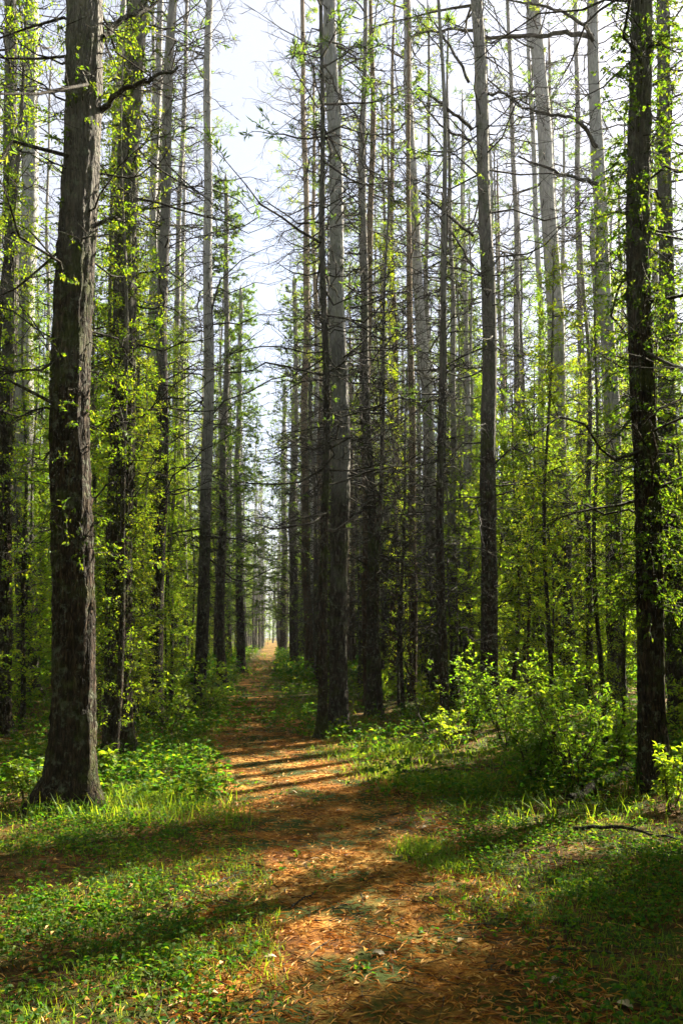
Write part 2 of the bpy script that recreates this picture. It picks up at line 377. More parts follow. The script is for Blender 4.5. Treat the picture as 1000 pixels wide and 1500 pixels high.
def ivy(mb, q, centre, radius, z0, z1, n, spread=.17, lw=.036):
    """leafy shoots that spring from the bark all the way up a trunk"""
    T = n // 26
    zs = z0 + (z1 - z0) * q.uniform(0, 1, T) ** 1.25; L = q.uniform(.12, .55, T) * spread / .16 * (1.1 - .4 * zs / z1)
    P = branches(q, centre, radius, zs, L, q.uniform(-.5, .8, T), q.uniform(-.7, .1, T), n=6, jit=.2)
    tubes(mb, P, taper(P, .006, .002), 4, 0)
    S = subtwigs(q, P, 3, .5, spread=.7); tubes(mb, S, taper(S, .003, .001), 3, 0)
    pos, d = along(q, S, 6, .05); p2, d2 = along(q, P, 8, .2); pos = np.concatenate([pos, p2]); d = np.concatenate([d, d2])
    l = q.uniform(.5, 1.4, len(pos)) * lw
    leaves(mb, pos, d * .9 + q.normal(size=d.shape) * .55 - np.array([0, 0, .3]), l, l * .55, 1, roll=np.array([0, 0, 1.]) + q.normal(size=pos.shape) * .6)

# ------------------------------------------------------------------ trees that stand out one by one
NL = .55
def hero(name, cat, label, ub, vb, ut, w, bark, H=22, kind='pine', group=None, zlo=2.5, ndead=70, nlive=34, ivy_n=0, limbs=(), seed=0, lead=1.0, ivy_z=(.6, 11), leafm='needle', wv=700, low_green=40, **kw):
    x, y = ground_at(ub, vb)
    xt, zt = at_depth(ut, 0, y)
    r0 = w * y / F / 2 * 1.08
    q = np.random.default_rng(seed)
    root = empty(name, (x, y, float(gz(x, y)))); tag(root, label, cat, group)
    t = MB(); big = y < 14
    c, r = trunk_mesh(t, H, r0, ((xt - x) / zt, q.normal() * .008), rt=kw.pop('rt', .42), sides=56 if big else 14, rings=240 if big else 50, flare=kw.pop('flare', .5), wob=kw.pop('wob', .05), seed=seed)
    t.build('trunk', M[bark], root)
    b = MB()
    if kind == 'pine': pine_crown(b, q, c, r, H, zlo, int(ndead * 1.5), int(nlive * NL), low_green=low_green // 2, spray=15, **kw)
    elif kind == 'spruce': spruce_crown(b, q, c, r, H, zlo, ndead, **kw)
    else: broadleaf_crown(b, q, c, r, H, zlo, ndead, **kw)
    b.build('crown', [M['twig'], M[leafm]], root)
    if ivy_n:
        b = MB(); ivy(b, q, c, r, ivy_z[0], ivy_z[1], ivy_n); b.build('trunk_foliage', [M['twig'], M['ivy']], root)
    for pts, rad in limbs:           # crooked limbs, each given by where it passes (photo pixels at the tree's distance)
        Q = []
        for (u, v, dy) in pts:
            px, pz = at_depth(u, v, y + dy); Q.append((px - x, dy, pz - root.location.z))
        Q = np.array(Q); tt = np.linspace(0, len(Q) - 1, len(Q) * 4)
        Q = np.stack([np.interp(tt, np.arange(len(Q)), Q[:, k]) for k in range(3)], -1)
        Q[1:-1] = (Q[:-2] + 2 * Q[1:-1] + Q[2:]) / 4; Q += q.normal(size=Q.shape) * rad * .35
        m = MB(); tubes(m, Q[None], (rad * np.linspace(1, .3, len(Q)) ** .8)[None], 7)
        S = subtwigs(q, Q[None], 16, .28, smin=.15); tubes(m, S, taper(S, rad * .25, .003), 3)
        S2 = subtwigs(q, S, 3, .5); tubes(m, S2, taper(S2, .005, .002), 3)
        m.build('limb', M['twig'], root)
    return root

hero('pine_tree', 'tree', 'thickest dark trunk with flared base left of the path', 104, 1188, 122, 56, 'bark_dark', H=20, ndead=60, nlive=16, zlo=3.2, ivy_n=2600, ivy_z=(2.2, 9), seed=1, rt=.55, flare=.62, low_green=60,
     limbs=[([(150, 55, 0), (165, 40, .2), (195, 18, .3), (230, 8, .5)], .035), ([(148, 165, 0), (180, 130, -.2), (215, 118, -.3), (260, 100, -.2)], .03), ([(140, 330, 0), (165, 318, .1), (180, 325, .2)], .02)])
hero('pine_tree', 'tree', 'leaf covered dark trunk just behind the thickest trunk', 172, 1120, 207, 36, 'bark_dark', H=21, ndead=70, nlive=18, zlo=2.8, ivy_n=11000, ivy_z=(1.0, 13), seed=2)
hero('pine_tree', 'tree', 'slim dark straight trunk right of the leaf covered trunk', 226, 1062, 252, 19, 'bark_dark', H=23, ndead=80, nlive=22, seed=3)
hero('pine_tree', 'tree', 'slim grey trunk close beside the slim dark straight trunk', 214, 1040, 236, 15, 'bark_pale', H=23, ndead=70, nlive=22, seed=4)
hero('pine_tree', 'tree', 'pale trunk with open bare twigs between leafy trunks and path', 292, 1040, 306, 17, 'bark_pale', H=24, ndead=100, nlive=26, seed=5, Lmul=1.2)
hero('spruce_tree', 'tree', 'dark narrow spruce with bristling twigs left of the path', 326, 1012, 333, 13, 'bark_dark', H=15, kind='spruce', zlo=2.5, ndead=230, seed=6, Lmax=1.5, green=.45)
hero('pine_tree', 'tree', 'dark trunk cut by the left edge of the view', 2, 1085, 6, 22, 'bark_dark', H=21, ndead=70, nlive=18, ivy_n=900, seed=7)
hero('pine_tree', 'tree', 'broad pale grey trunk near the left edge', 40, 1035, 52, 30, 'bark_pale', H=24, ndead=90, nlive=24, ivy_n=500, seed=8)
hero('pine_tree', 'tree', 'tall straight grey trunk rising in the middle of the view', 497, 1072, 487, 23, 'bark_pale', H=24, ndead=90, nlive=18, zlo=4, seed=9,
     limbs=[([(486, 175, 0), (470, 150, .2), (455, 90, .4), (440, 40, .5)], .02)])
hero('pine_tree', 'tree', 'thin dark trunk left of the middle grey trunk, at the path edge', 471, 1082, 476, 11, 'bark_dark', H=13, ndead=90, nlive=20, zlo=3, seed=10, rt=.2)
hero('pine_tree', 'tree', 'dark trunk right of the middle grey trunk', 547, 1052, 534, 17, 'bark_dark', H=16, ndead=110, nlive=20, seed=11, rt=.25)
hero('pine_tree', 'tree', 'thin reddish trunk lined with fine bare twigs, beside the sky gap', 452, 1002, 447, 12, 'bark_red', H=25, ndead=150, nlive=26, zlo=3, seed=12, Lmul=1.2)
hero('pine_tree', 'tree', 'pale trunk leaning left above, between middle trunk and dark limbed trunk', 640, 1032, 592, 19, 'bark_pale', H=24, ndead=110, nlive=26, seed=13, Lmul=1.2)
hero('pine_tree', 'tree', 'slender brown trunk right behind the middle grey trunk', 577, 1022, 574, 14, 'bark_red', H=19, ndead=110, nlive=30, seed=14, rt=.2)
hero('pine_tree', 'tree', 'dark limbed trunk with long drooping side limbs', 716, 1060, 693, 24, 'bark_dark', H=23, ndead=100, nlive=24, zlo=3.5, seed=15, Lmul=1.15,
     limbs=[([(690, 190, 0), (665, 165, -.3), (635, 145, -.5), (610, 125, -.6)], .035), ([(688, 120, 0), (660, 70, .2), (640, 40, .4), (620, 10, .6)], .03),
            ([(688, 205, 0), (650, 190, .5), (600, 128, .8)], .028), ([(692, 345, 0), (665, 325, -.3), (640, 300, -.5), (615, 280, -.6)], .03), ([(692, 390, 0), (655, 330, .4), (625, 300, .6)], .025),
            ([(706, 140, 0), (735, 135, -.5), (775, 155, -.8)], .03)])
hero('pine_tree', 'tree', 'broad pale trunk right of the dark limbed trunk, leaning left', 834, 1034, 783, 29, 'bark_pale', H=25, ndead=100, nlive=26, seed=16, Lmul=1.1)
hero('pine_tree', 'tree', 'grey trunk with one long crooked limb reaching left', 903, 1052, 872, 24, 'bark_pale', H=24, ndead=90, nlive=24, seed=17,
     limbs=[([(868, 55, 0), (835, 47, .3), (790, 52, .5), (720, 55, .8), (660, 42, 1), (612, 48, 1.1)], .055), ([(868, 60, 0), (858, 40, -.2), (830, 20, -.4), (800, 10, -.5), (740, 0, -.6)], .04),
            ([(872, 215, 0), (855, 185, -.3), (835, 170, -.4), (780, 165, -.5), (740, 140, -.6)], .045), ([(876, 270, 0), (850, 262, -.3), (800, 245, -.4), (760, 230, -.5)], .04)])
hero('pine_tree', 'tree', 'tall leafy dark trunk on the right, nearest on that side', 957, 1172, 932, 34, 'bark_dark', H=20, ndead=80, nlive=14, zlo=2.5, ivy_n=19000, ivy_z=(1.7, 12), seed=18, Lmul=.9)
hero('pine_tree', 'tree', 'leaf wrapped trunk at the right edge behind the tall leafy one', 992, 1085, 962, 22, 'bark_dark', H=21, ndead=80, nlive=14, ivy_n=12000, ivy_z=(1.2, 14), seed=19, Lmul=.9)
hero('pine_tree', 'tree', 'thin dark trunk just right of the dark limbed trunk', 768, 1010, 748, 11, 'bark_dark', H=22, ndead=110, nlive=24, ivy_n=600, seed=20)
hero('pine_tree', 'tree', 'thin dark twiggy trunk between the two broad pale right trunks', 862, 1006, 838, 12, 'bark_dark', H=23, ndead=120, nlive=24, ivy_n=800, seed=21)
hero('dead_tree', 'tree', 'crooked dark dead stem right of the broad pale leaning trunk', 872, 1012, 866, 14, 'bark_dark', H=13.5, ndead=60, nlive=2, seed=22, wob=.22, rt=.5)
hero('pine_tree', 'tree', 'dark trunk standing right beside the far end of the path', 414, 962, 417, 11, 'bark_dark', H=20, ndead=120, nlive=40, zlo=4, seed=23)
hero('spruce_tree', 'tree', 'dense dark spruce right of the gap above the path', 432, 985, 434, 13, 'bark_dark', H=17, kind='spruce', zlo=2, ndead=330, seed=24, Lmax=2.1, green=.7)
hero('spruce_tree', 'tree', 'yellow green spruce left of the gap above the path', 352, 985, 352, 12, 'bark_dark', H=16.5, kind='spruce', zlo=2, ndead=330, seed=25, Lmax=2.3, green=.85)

# ------------------------------------------------------------------ prototypes for the woods behind
def proto(kind, seed, **k):
    q = np.random.default_rng(100 + seed)
    if kind == 'pine':
        root = empty('pine_tree', (0, 0, 0)); t = MB(); H = q.uniform(19, 25)
        c, r = trunk_mesh(t, H, q.uniform(.09, .17), (q.normal() * .012, q.normal() * .01), rt=.25, sides=9, rings=26, flare=.4, seed=seed)
        t.build('trunk', M[k['bark']], root); b = MB()
        pine_crown(b, q, c, r, H, q.uniform(2, 4), 70, 13, spray=10, Lmul=q.uniform(.8, 1.15), sprl=.15, low_green=24)
        b.build('crown', [M['twig'], M['needle']], root)
    elif kind == 'spruce':
        root = empty('spruce_tree', (0, 0, 0)); t = MB(); H = q.uniform(11, 17)
        c, r = trunk_mesh(t, H, q.uniform(.07, .11), (0, 0), rt=.1, sides=8, rings=22, flare=.4, seed=seed)
        t.build('trunk', M['bark_dark'], root); b = MB()
        spruce_crown(b, q, c, r, H, q.uniform(1, 2.5), 230, spray=14, Lmax=q.uniform(1.5, 2.1), green=q.uniform(.5, .85))
        b.build('crown', [M['twig'], M['needle']], root)
    elif kind == 'slender':              # tall drawn-up stems with short leafy shoots all the way
        root = empty('leafy_sapling', (0, 0, 0)); t = MB(); H = q.uniform(8, 14)
        c, r = trunk_mesh(t, H, q.uniform(.035, .065), (q.normal() * .015, q.normal() * .015), rt=.2, sides=7, rings=24, flare=.3, wob=.08, seed=seed)
        t.build('trunk', M['bark_dark'], root); b = MB()
        zs = H * q.uniform(.06, .99, 210); L = q.uniform(.12, .75, 210) * (1.1 - .5 * zs / H)
        P = branches(q, c, r, zs, L, q.uniform(-.4, .6, 210), q.uniform(-.4, .2, 210), n=5, jit=.2); tubes(b, P, taper(P, .006, .002), 3, 0)
        S = subtwigs(q, P, 3, .5); tubes(b, S, taper(S, .003, .001), 3, 0)
        pos, d = along(q, S, 10, .1); l = q.uniform(.6, 1.3, len(pos)) * .042
        leaves(b, pos + q.normal(size=pos.shape) * .03, d + q.normal(size=d.shape) * .7 - np.array([0, 0, .35]), l, l * .55, 1)
        b.build('crown', [M['twig'], M['leaf']], root)
    else:
        root = empty('young_tree', (0, 0, 0)); t = MB(); H = q.uniform(5, 9.5)
        c, r = trunk_mesh(t, H, q.uniform(.03, .05), (q.normal() * .03, q.normal() * .03), rt=.2, sides=7, rings=20, flare=.3, wob=.1, seed=seed)
        t.build('trunk', M['bark_red'], root); b = MB()
        broadleaf_crown(b, q, c, r, H, q.uniform(.6, 1.4), 90, per=12, Lmax=q.uniform(1.1, 1.8), lw=.06)
        b.build('crown', [M['twig'], M['leaf']], root)
    return root
PINES = [proto('pine', s, bark=['bark_dark', 'bark_pale', 'bark_red', 'bark_dark'][s % 4]) for s in range(6)]
SPRUCES = [proto('spruce', s) for s in range(20, 24)]
YOUNG = [proto('young', s) for s in range(40, 44)]
SLENDER = [proto('slender', s) for s in range(60, 66)]
def pole(seed):
    q = np.random.default_rng(900 + seed); root = empty('dead_tree', (0, 0, 0)); t = MB(); H = q.uniform(9, 15)
    c, r = trunk_mesh(t, H, q.uniform(.05, .085), (q.normal() * .012, 0), rt=.3, sides=8, rings=22, flare=.3, seed=seed); t.build('trunk', M['bark_dark'], root); b = MB()
    pine_crown(b, q, c, r, H, 1.2, 90, 3, spray=8, Lmul=.55); b.build('crown', [M['twig'], M['needle']], root)
    return root
POLES = [pole(s_) for s_ in range(4)]
used = set()
taken = [(o.location.x, o.location.y) for o in COL.objects if o.parent is None and o.get('category') == 'tree']
def clear(x, y, sp):
    return all((x - a) ** 2 + (y - b) ** 2 > sp * sp for a, b in taken)
def plant(protos, x, y, label, group, s=1.0, i=None):
    p = protos[random.randrange(len(protos)) if i is None else i % len(protos)]
    if id(p) in used: o = copy_tree(p)
    else: o = p; used.add(id(p))
    o.location = (x, y, float(gz(x, y)) - .03); o.rotation_euler = (0, 0, random.uniform(0, 6.28)); o.scale = (s, s, s)
    tag(o, label, 'tree', group); taken.append((x, y))
    return o
def side(x, y): return 'left' if x < path_x(y) else 'right'

# spots of the floor that the sun reaches
LIT = np.array([ground_at(u, v) for u, v in [(310, 1140), (330, 1160), (420, 1120), (420, 1150), (500, 1108), (500, 1135), (240, 1130), (560, 1115), (640, 1115), (610, 1240), (540, 1262), (480, 1290), (440, 1310), (640, 1335), (560, 1358), (700, 1318), (480, 1385), (750, 1030), (850, 1100), (370, 1130), (460, 1140), (380, 1165), (540, 1110), (600, 1110), (670, 1240), (590, 1340)]])
SX, SY = math.sin(R_(47)), math.cos(R_(47))
def blocks(x, y, r, far=28):
    dx, dy = x - LIT[:, 0], y - LIT[:, 1]; along_ = dx * SX + dy * SY; off = np.abs(dx * SY - dy * SX)
    return bool(np.any((along_ > 0) & (along_ < far) & (off < r)))
n = 0; tries = 0
while n < 165 and tries < 20000:       # pines
    tries += 1
    u = random.uniform(-130, 1050); y = 17 + 110 * random.random() ** 1.35; x = (u - 500) / F * y
    if abs(x - path_x(y)) < path_w(y) + (1.0 if y < 60 else .25) or not clear(x, y, 1.2) or (x > path_x(y) and blocks(x, y, .7, 30)): continue
    sd = side(x, y); far = y > 55
    plant(PINES, x, y, f"slim bare pine {'deep in the woods' if far else 'among the undergrowth'} {sd} of the path", f"slim pines {'deep in the woods' if far else 'among the undergrowth'} {sd} of the path", random.uniform(.85, 1.15)); n += 1
n = 0; tries = 0
while n < 46 and tries < 9000:        # spruces, many along the path edge
    tries += 1
    if n < 26:
        y = random.uniform(30, 120); x = path_x(y) + random.choice((-1, 1)) * (path_w(y) + random.uniform(1.6, 5.5))
    else:
        u = random.uniform(-60, 1060); y = random.uniform(22, 80); x = (u - 500) / F * y
    if abs(x - path_x(y)) < path_w(y) + 1.5 or not clear(x, y, 1.5): continue
    sd = side(x, y)
    plant(SPRUCES, x, y, f"bristly dark spruce among slim pines {sd} of the path", f"spruces {sd} of the path", random.uniform(.85, 1.1)); n += 1
def young_batch(num, u0, u1, y0, y1, s0, s1, p=1.0):
    n = 0; tries = 0
    while n < num and tries < 4000:
        tries += 1
        u = random.uniform(u0, u1); y = y0 + (y1 - y0) * random.random() ** p; x = (u - 500) / F * y
        if abs(x - path_x(y)) < path_w(y) + 1.5 or not clear(x, y, .7) or (x > path_x(y) and blocks(x, y, 1.3, 13)): continue
        sd = side(x, y)
        plant(YOUNG, x, y, f"thin leafy young broadleaf tree under the pines {sd} of the path", f"young broadleaf trees {sd} of the path", random.uniform(s0, s1)); n += 1
def slender_batch(num, u0, u1, y0, y1, s0, s1, p=1.0):
    n = 0; tries = 0
    while n < num and tries < 6000:
        tries += 1
        u = random.uniform(u0, u1); y = y0 + (y1 - y0) * random.random() ** p; x = (u - 500) / F * y
        if abs(x - path_x(y)) < path_w(y) + .9 or not clear(x, y, .55) or (x > path_x(y) and blocks(x, y, .75, 18)): continue
        sd = side(x, y)
        plant(SLENDER, x, y, f"thin straight stem with short leafy shoots among the trunks {sd} of the path", f"slender leafy stems {sd} of the path", random.uniform(s0, s1)); n += 1
young_batch(26, 110, 385, 11.5, 24, .55, .9)
young_batch(44, -60, 385, 22, 50, .7, 1.1)
young_batch(70, 700, 1060, 12, 45, .7, 1.2)
young_batch(22, 430, 740, 26, 70, .5, .8)
slender_batch(40, 130, 390, 9.5, 20, .5, .9)
slender_batch(62, 110, 390, 18, 50, .7, 1.15)
slender_batch(22, -60, 110, 11, 40, .7, 1.2)
slender_batch(96, 700, 1040, 10, 40, .5, .95)
slender_batch(46, 425, 720, 15, 50, .4, .8)
n = 0; tries = 0
while n < 125 and tries < 9000:         # slim pines packed right of the path, some left of it
    tries += 1
    u = random.choice((random.uniform(418, 760), random.uniform(418, 1010), random.uniform(100, 375), random.uniform(430, 720))); y = 16 + 45 * random.random(); x = (u - 500) / F * y
    if abs(x - path_x(y)) < path_w(y) + .8 or not clear(x, y, .55) or (x > path_x(y) and blocks(x, y, .4, 30)): continue
    plant(PINES, x, y, f"slim bare pine {'deep in the woods' if y > 55 else 'among the undergrowth'} {side(x, y)} of the path", f"slim pines {'deep in the woods' if y > 55 else 'among the undergrowth'} {side(x, y)} of the path", random.uniform(.6, .85)); n += 1
n = 0; tries = 0
while n < 185 and tries < 14000:          # thin dark poles crowding the woods
    tries += 1
    u = random.choice((random.uniform(422, 760), random.uniform(430, 700), random.uniform(700, 1020), random.uniform(422, 1020), random.uniform(100, 380))); y = 14 + 45 * random.random(); x = (u - 500) / F * y
    if abs(x - path_x(y)) < path_w(y) + 1.0 or not clear(x, y, .6) or blocks(x, y, .5, 11): continue
    plant(POLES, x, y, f"thin dark dead pole with short snags crowding in {side(x, y)} of the path", f"thin dark poles {side(x, y)} of the path", random.uniform(.8, 1.25)); n += 1

for k in range(26):
    y = random.uniform(62, 125); x = path_x(y) + random.choice((-1, 1)) * (path_w(y) + random.uniform(.0, .7))
    if clear(x, y, .8): plant(POLES + PINES, x, y, f"slim trunk at the edge of the far path, {side(x, y)} of it", f"slim trunks edging the far path, {side(x, y)} of it", random.uniform(.7, .9))
for k in range(9):
    y = random.uniform(118, 150); x = path_x(y) + random.uniform(-4, 4)
    if -.9 < x - (-.0775 * y) < .5: continue
    plant(YOUNG, x, y, "small bright leafy tree closing the far end of the path", "leafy trees at the far end of the path", random.uniform(.5, .9))
# the far mass of woods that closes every view between the trunks
q = np.random.default_rng(55); m = MB()
far = []
while len(far) < 900:
    y = 125 + 150 * q.random(); x = (q.uniform(-250, 1250) - 500) / F * y
    if abs(x - path_x(y)) > (.7 if y < 140 else .1): far.append((x, y))
far = np.array(far); T = len(far); Hh = q.uniform(15, 24, T)
zt = np.linspace(0, 1, 6)
P = np.stack([far[:, 0:1] + q.normal(size=(T, 1)) * .6 * zt, np.repeat(far[:, 1:2], 6, 1), Hh[:, None] * zt - .1], -1)
tubes(m, P, taper(P, q.uniform(.1, .2, T), .03), 5, 0)
zz = q.uniform(.08, 1, (T, 40)); LL = (.5 + 1.4 * (1 - zz)) * q.uniform(.4, 1, zz.shape); aa = q.uniform(0, 6.28, zz.shape)
st = np.stack([np.repeat(far[:, :1], 40, 1), np.repeat(far[:, 1:2], 40, 1), zz * Hh[:, None]], -1).reshape(-1, 3)
en = st + np.stack([np.cos(aa) * LL, np.sin(aa) * LL, q.uniform(-.3, .5, zz.shape)], -1).reshape(-1, 3)
B = st[:, None] + (en - st)[:, None] * np.linspace(0, 1, 3)[None, :, None]
tubes(m, B, taper(B, .025, .01), 3, 0)
pos, d = along(q, B, 7, .2); leaves(m, pos + q.normal(size=pos.shape) * .2, d + q.normal(size=d.shape) * .7, q.uniform(.25, .5, len(pos)), .16, 1)
o = m.build('distant_woods', [M['twig'], M['needle']]); o['kind'] = 'stuff'; o['label'] = 'distant woods closing the view between the trunks'

# the same woods go on unseen beside and behind, added to deepen the shade
q = np.random.default_rng(77); m = MB(); sur = []
while len(sur) < 190:
    k = len(sur) % 3
    if k < 2: y = q.uniform(-12, 34); x = -(.45 * max(y, 0) + 2.0 + 13 * q.random() ** 1.2)
    else: y = q.uniform(-16, -1.6); x = q.uniform(-5, 15)
    if abs(x - path_x(y)) > 1.5: sur.append((x, y))
sur = np.array(sur); T = len(sur); Hh = q.uniform(15, 22, T)
P = np.stack([sur[:, 0:1] + q.normal(size=(T, 1)) * .4 * zt, np.repeat(sur[:, 1:2], 6, 1), Hh[:, None] * zt - .1], -1)
tubes(m, P, taper(P, q.uniform(.08, .16, T), .03), 7, 0)
NB = 46; zz = q.uniform(.06, 1, (T, NB)); LL = (.5 + 1.9 * np.sin(np.clip(zz, 0, 1) * PI)) * q.uniform(.4, 1, zz.shape); aa = q.uniform(0, 6.28, zz.shape)
st = np.stack([np.repeat(sur[:, :1], NB, 1), np.repeat(sur[:, 1:2], NB, 1), zz * Hh[:, None]], -1).reshape(-1, 3)
en = st + np.stack([np.cos(aa) * LL, np.sin(aa) * LL, q.uniform(-.3, .6, zz.shape)], -1).reshape(-1, 3)
B = st[:, None] + (en - st)[:, None] * np.linspace(0, 1, 4)[None, :, None]
tubes(m, B, taper(B, .018, .005), 3, 0)
pos, d = along(q, B, 22, .2); l = q.uniform(.10, .2, len(pos)); leaves(m, pos + q.normal(size=pos.shape) * .12, d + q.normal(size=d.shape) * .7, l, l * .6, 1)
o = m.build('surrounding_woods', [M['twig'], M['leaf']]); o['kind'] = 'stuff'; o['label'] = 'unseen woods beside and behind the view, added to deepen the shade'

# ------------------------------------------------------------------ ground cover (nobody could count it)
def noise2(x, y, s=1.0): return np.sin(x * 1.7 * s + 1.1 * np.sin(y * 1.3 * s)) * np.cos(y * 1.5 * s + .9 * np.sin(x * 1.1 * s + 2)) 
def scatter(n, y0, y1, off0, off1=None, p=1.0, wide=1.25, dens=None):
    """points in the view's wedge, further than off0 from the path edge (nearer than off1)"""
    y = y0 + (y1 - y0) * rng.random(n) ** p; x = (rng.uniform(-wide, wide, n) * .4) * (y + 1.0)
    e = np.abs(x - path_x(y)) - path_w(y)
    k = e > off0
    if off1 is not None: k &= e < off1
    if dens is not None: k &= rng.random(n) < dens(x, y, e)
    return np.stack([x[k], y[k], gz(x[k], y[k])], -1)
up = np.array([0, 0, 1.])
m = MB()
P = scatter(130000, 1.8, 16, -.25, None, 1.2, dens=lambda x, y, e: np.clip(.25 + .7 * noise2(x + 2, y, 1.5) + .2 * (e < .8), 0.03, 1))
blades(m, P, up + rng.normal(size=P.shape) * .35, rng.uniform(.03, .11, len(P)), rng.uniform(.002, .005, len(P)), rng.uniform(.1, .9, len(P)))
P = scatter(34000, 7, 60, -.3, 7, 1.6, dens=lambda x, y, e: np.clip(.4 + .5 * noise2(x, y, .8), 0.05, 1))
blades(m, P, up + rng.normal(size=P.shape) * .3, rng.uniform(.10, .30, len(P)), rng.uniform(.006, .012, len(P)), rng.uniform(.2, .9, len(P)))
def tuft(u, v, ru, n, h):            # tall tufts that catch the light at the path edge
    x, y = ground_at(u, v); r = ru * y / F
    X = x + rng.normal(size=n) * r; Y = y + rng.normal(size=n) * r * 1.3
    P = np.stack([X, Y, gz(X, Y)], -1)
    blades(m, P, up + rng.normal(size=P.shape) * .3, rng.uniform(.4, 1, n) * h * (.62 if y < 25 else 1), rng.uniform(.004, .008, n), rng.uniform(.2, 1.0, n))
for a in [(250, 1115, 28, 700, .38), (200, 1165, 30, 900, .3), (290, 1145, 16, 350, .3), (232, 1180, 40, 900, .2), (520, 1105, 30, 600, .3), (590, 1100, 30, 900, .36), (560, 1130, 30, 600, .26), (625, 1150, 30, 700, .3),
          (615, 1245, 22, 700, .2), (650, 1270, 22, 500, .18), (680, 1150, 25, 500, .3), (265, 1090, 22, 500, .35), (390, 940, 16, 900, .7), (425, 943, 10, 700, .7), (366, 950, 10, 500, .6), (60, 1480, 30, 120, .14)]:
    tuft(*a)
o = m.build('grass', M['grass']); o['kind'] = 'stuff'; o['label'] = 'grass beside the path'

m = MB()
def herbs(P, per, h, l):
    n = len(P); a = rng.uniform(0, 6.28, (n, per)); hh = rng.uniform(.3, 1, (n, per)) * rng.uniform(.4, 1, (n, 1)) * h
    d = np.stack([np.cos(a), np.sin(a), rng.uniform(-.1, .5, (n, per))], -1).reshape(-1, 3)
    base = np.repeat(P, per, 0); pos = base + d * rng.uniform(.0, .05, (n * per, 1)) ; pos[:, 2] = base[:, 2] + hh.ravel()
    L = rng.uniform(.6, 1.3, n * per) * l
    leaves6(m, pos, d, L, L * rng.uniform(.45, .75, n * per), 0)
    stem = np.stack([P, P + np.stack([rng.normal(size=n) * .02, rng.normal(size=n) * .02, hh.max(1)], -1)], 1)
    tubes(m, stem, np.full((n, 2), .0018), 3, 0)
herbs(scatter(24000, 2.2, 9, -.12, None, 1.1, dens=lambda x, y, e: np.clip(.36 + .8 * noise2(x, y, 1.3) + .25 * noise2(x, y, 3.1), .14, 1) * np.clip(.25 + .6 * e, .06, 1)), 5, .10, .036)
herbs(scatter(9000, 2.4, 26, -1.0, .1, 1.3, dens=lambda x, y, e: np.clip(.10 + .35 * noise2(x, y, 1.7) + .006 * y, .01, 1)), 4, .06, .035)
herbs(scatter(13000, 8, 30, -.3, None, 1.2, dens=lambda x, y, e: np.clip(.5 + .5 * noise2(x, y, .6), .08, 1)), 6, .32, .075)
herbs(scatter(9000, 24, 75, .0, None, 1.3), 6, .8, .17)
herbs(scatter(9000, 13, 70, -.9, .4, 1.5, .6, dens=lambda x, y, e: np.clip(.45 + .4 * noise2(x, y, .9), .08, 1)), 5, .22, .08)
o = m.build('undergrowth', M['weed']); o['kind'] = 'stuff'; o['label'] = 'low leafy weeds covering the forest floor'

m = MB()
def flat_dirs(n):
    a = rng.uniform(0, 6.28, n); return np.stack([np.cos(a), np.sin(a), rng.normal(size=n) * .07], -1)
P = scatter(90000, 1.8, 20, -3, .25, 1.5, 1.25); P[:, 2] += rng.uniform(.007, .016, len(P))
leaves(m, P, flat_dirs(len(P)), rng.uniform(.04, .10, len(P)), rng.uniform(.003, .006, len(P)) * (1 + P[:, 1] * .06), 0, roll=up + rng.normal(size=P.shape) * .4)
P = scatter(22000, 1.8, 16, .1, None, 1.2); P[:, 2] += rng.uniform(.004, .02, len(P))
leaves(m, P, flat_dirs(len(P)), rng.uniform(.04, .10, len(P)), rng.uniform(.003, .007, len(P)), 0, roll=up + rng.normal(size=P.shape) * .4)
P = scatter(4200, 1.8, 18, -3, None, 1.2); P[:, 2] += rng.uniform(.01, .03, len(P))
leaves(m, P, flat_dirs(len(P)), rng.uniform(.025, .05, len(P)), rng.uniform(.014, .028, len(P)), 0, roll=up + rng.normal(size=P.shape) * .4)
P = scatter(3000, 1.8, 16, -3, None, 1.2); P[:, 2] += .01
d = flat_dirs(len(P)); Q = P[:, None] + d[:, None] * np.linspace(0, 1, 4)[None, :, None] * rng.uniform(.06, .3, (len(P), 1, 1)); Q += rng.normal(size=Q.shape) * .006
tubes(m, Q, taper(Q, rng.uniform(.0015, .004, len(P)), .001), 4, 1)
o = m.build('fallen_needles', [M['litter'], M['twig']]); o['kind'] = 'stuff'; o['label'] = 'fallen orange needles and bits of twig on the ground'

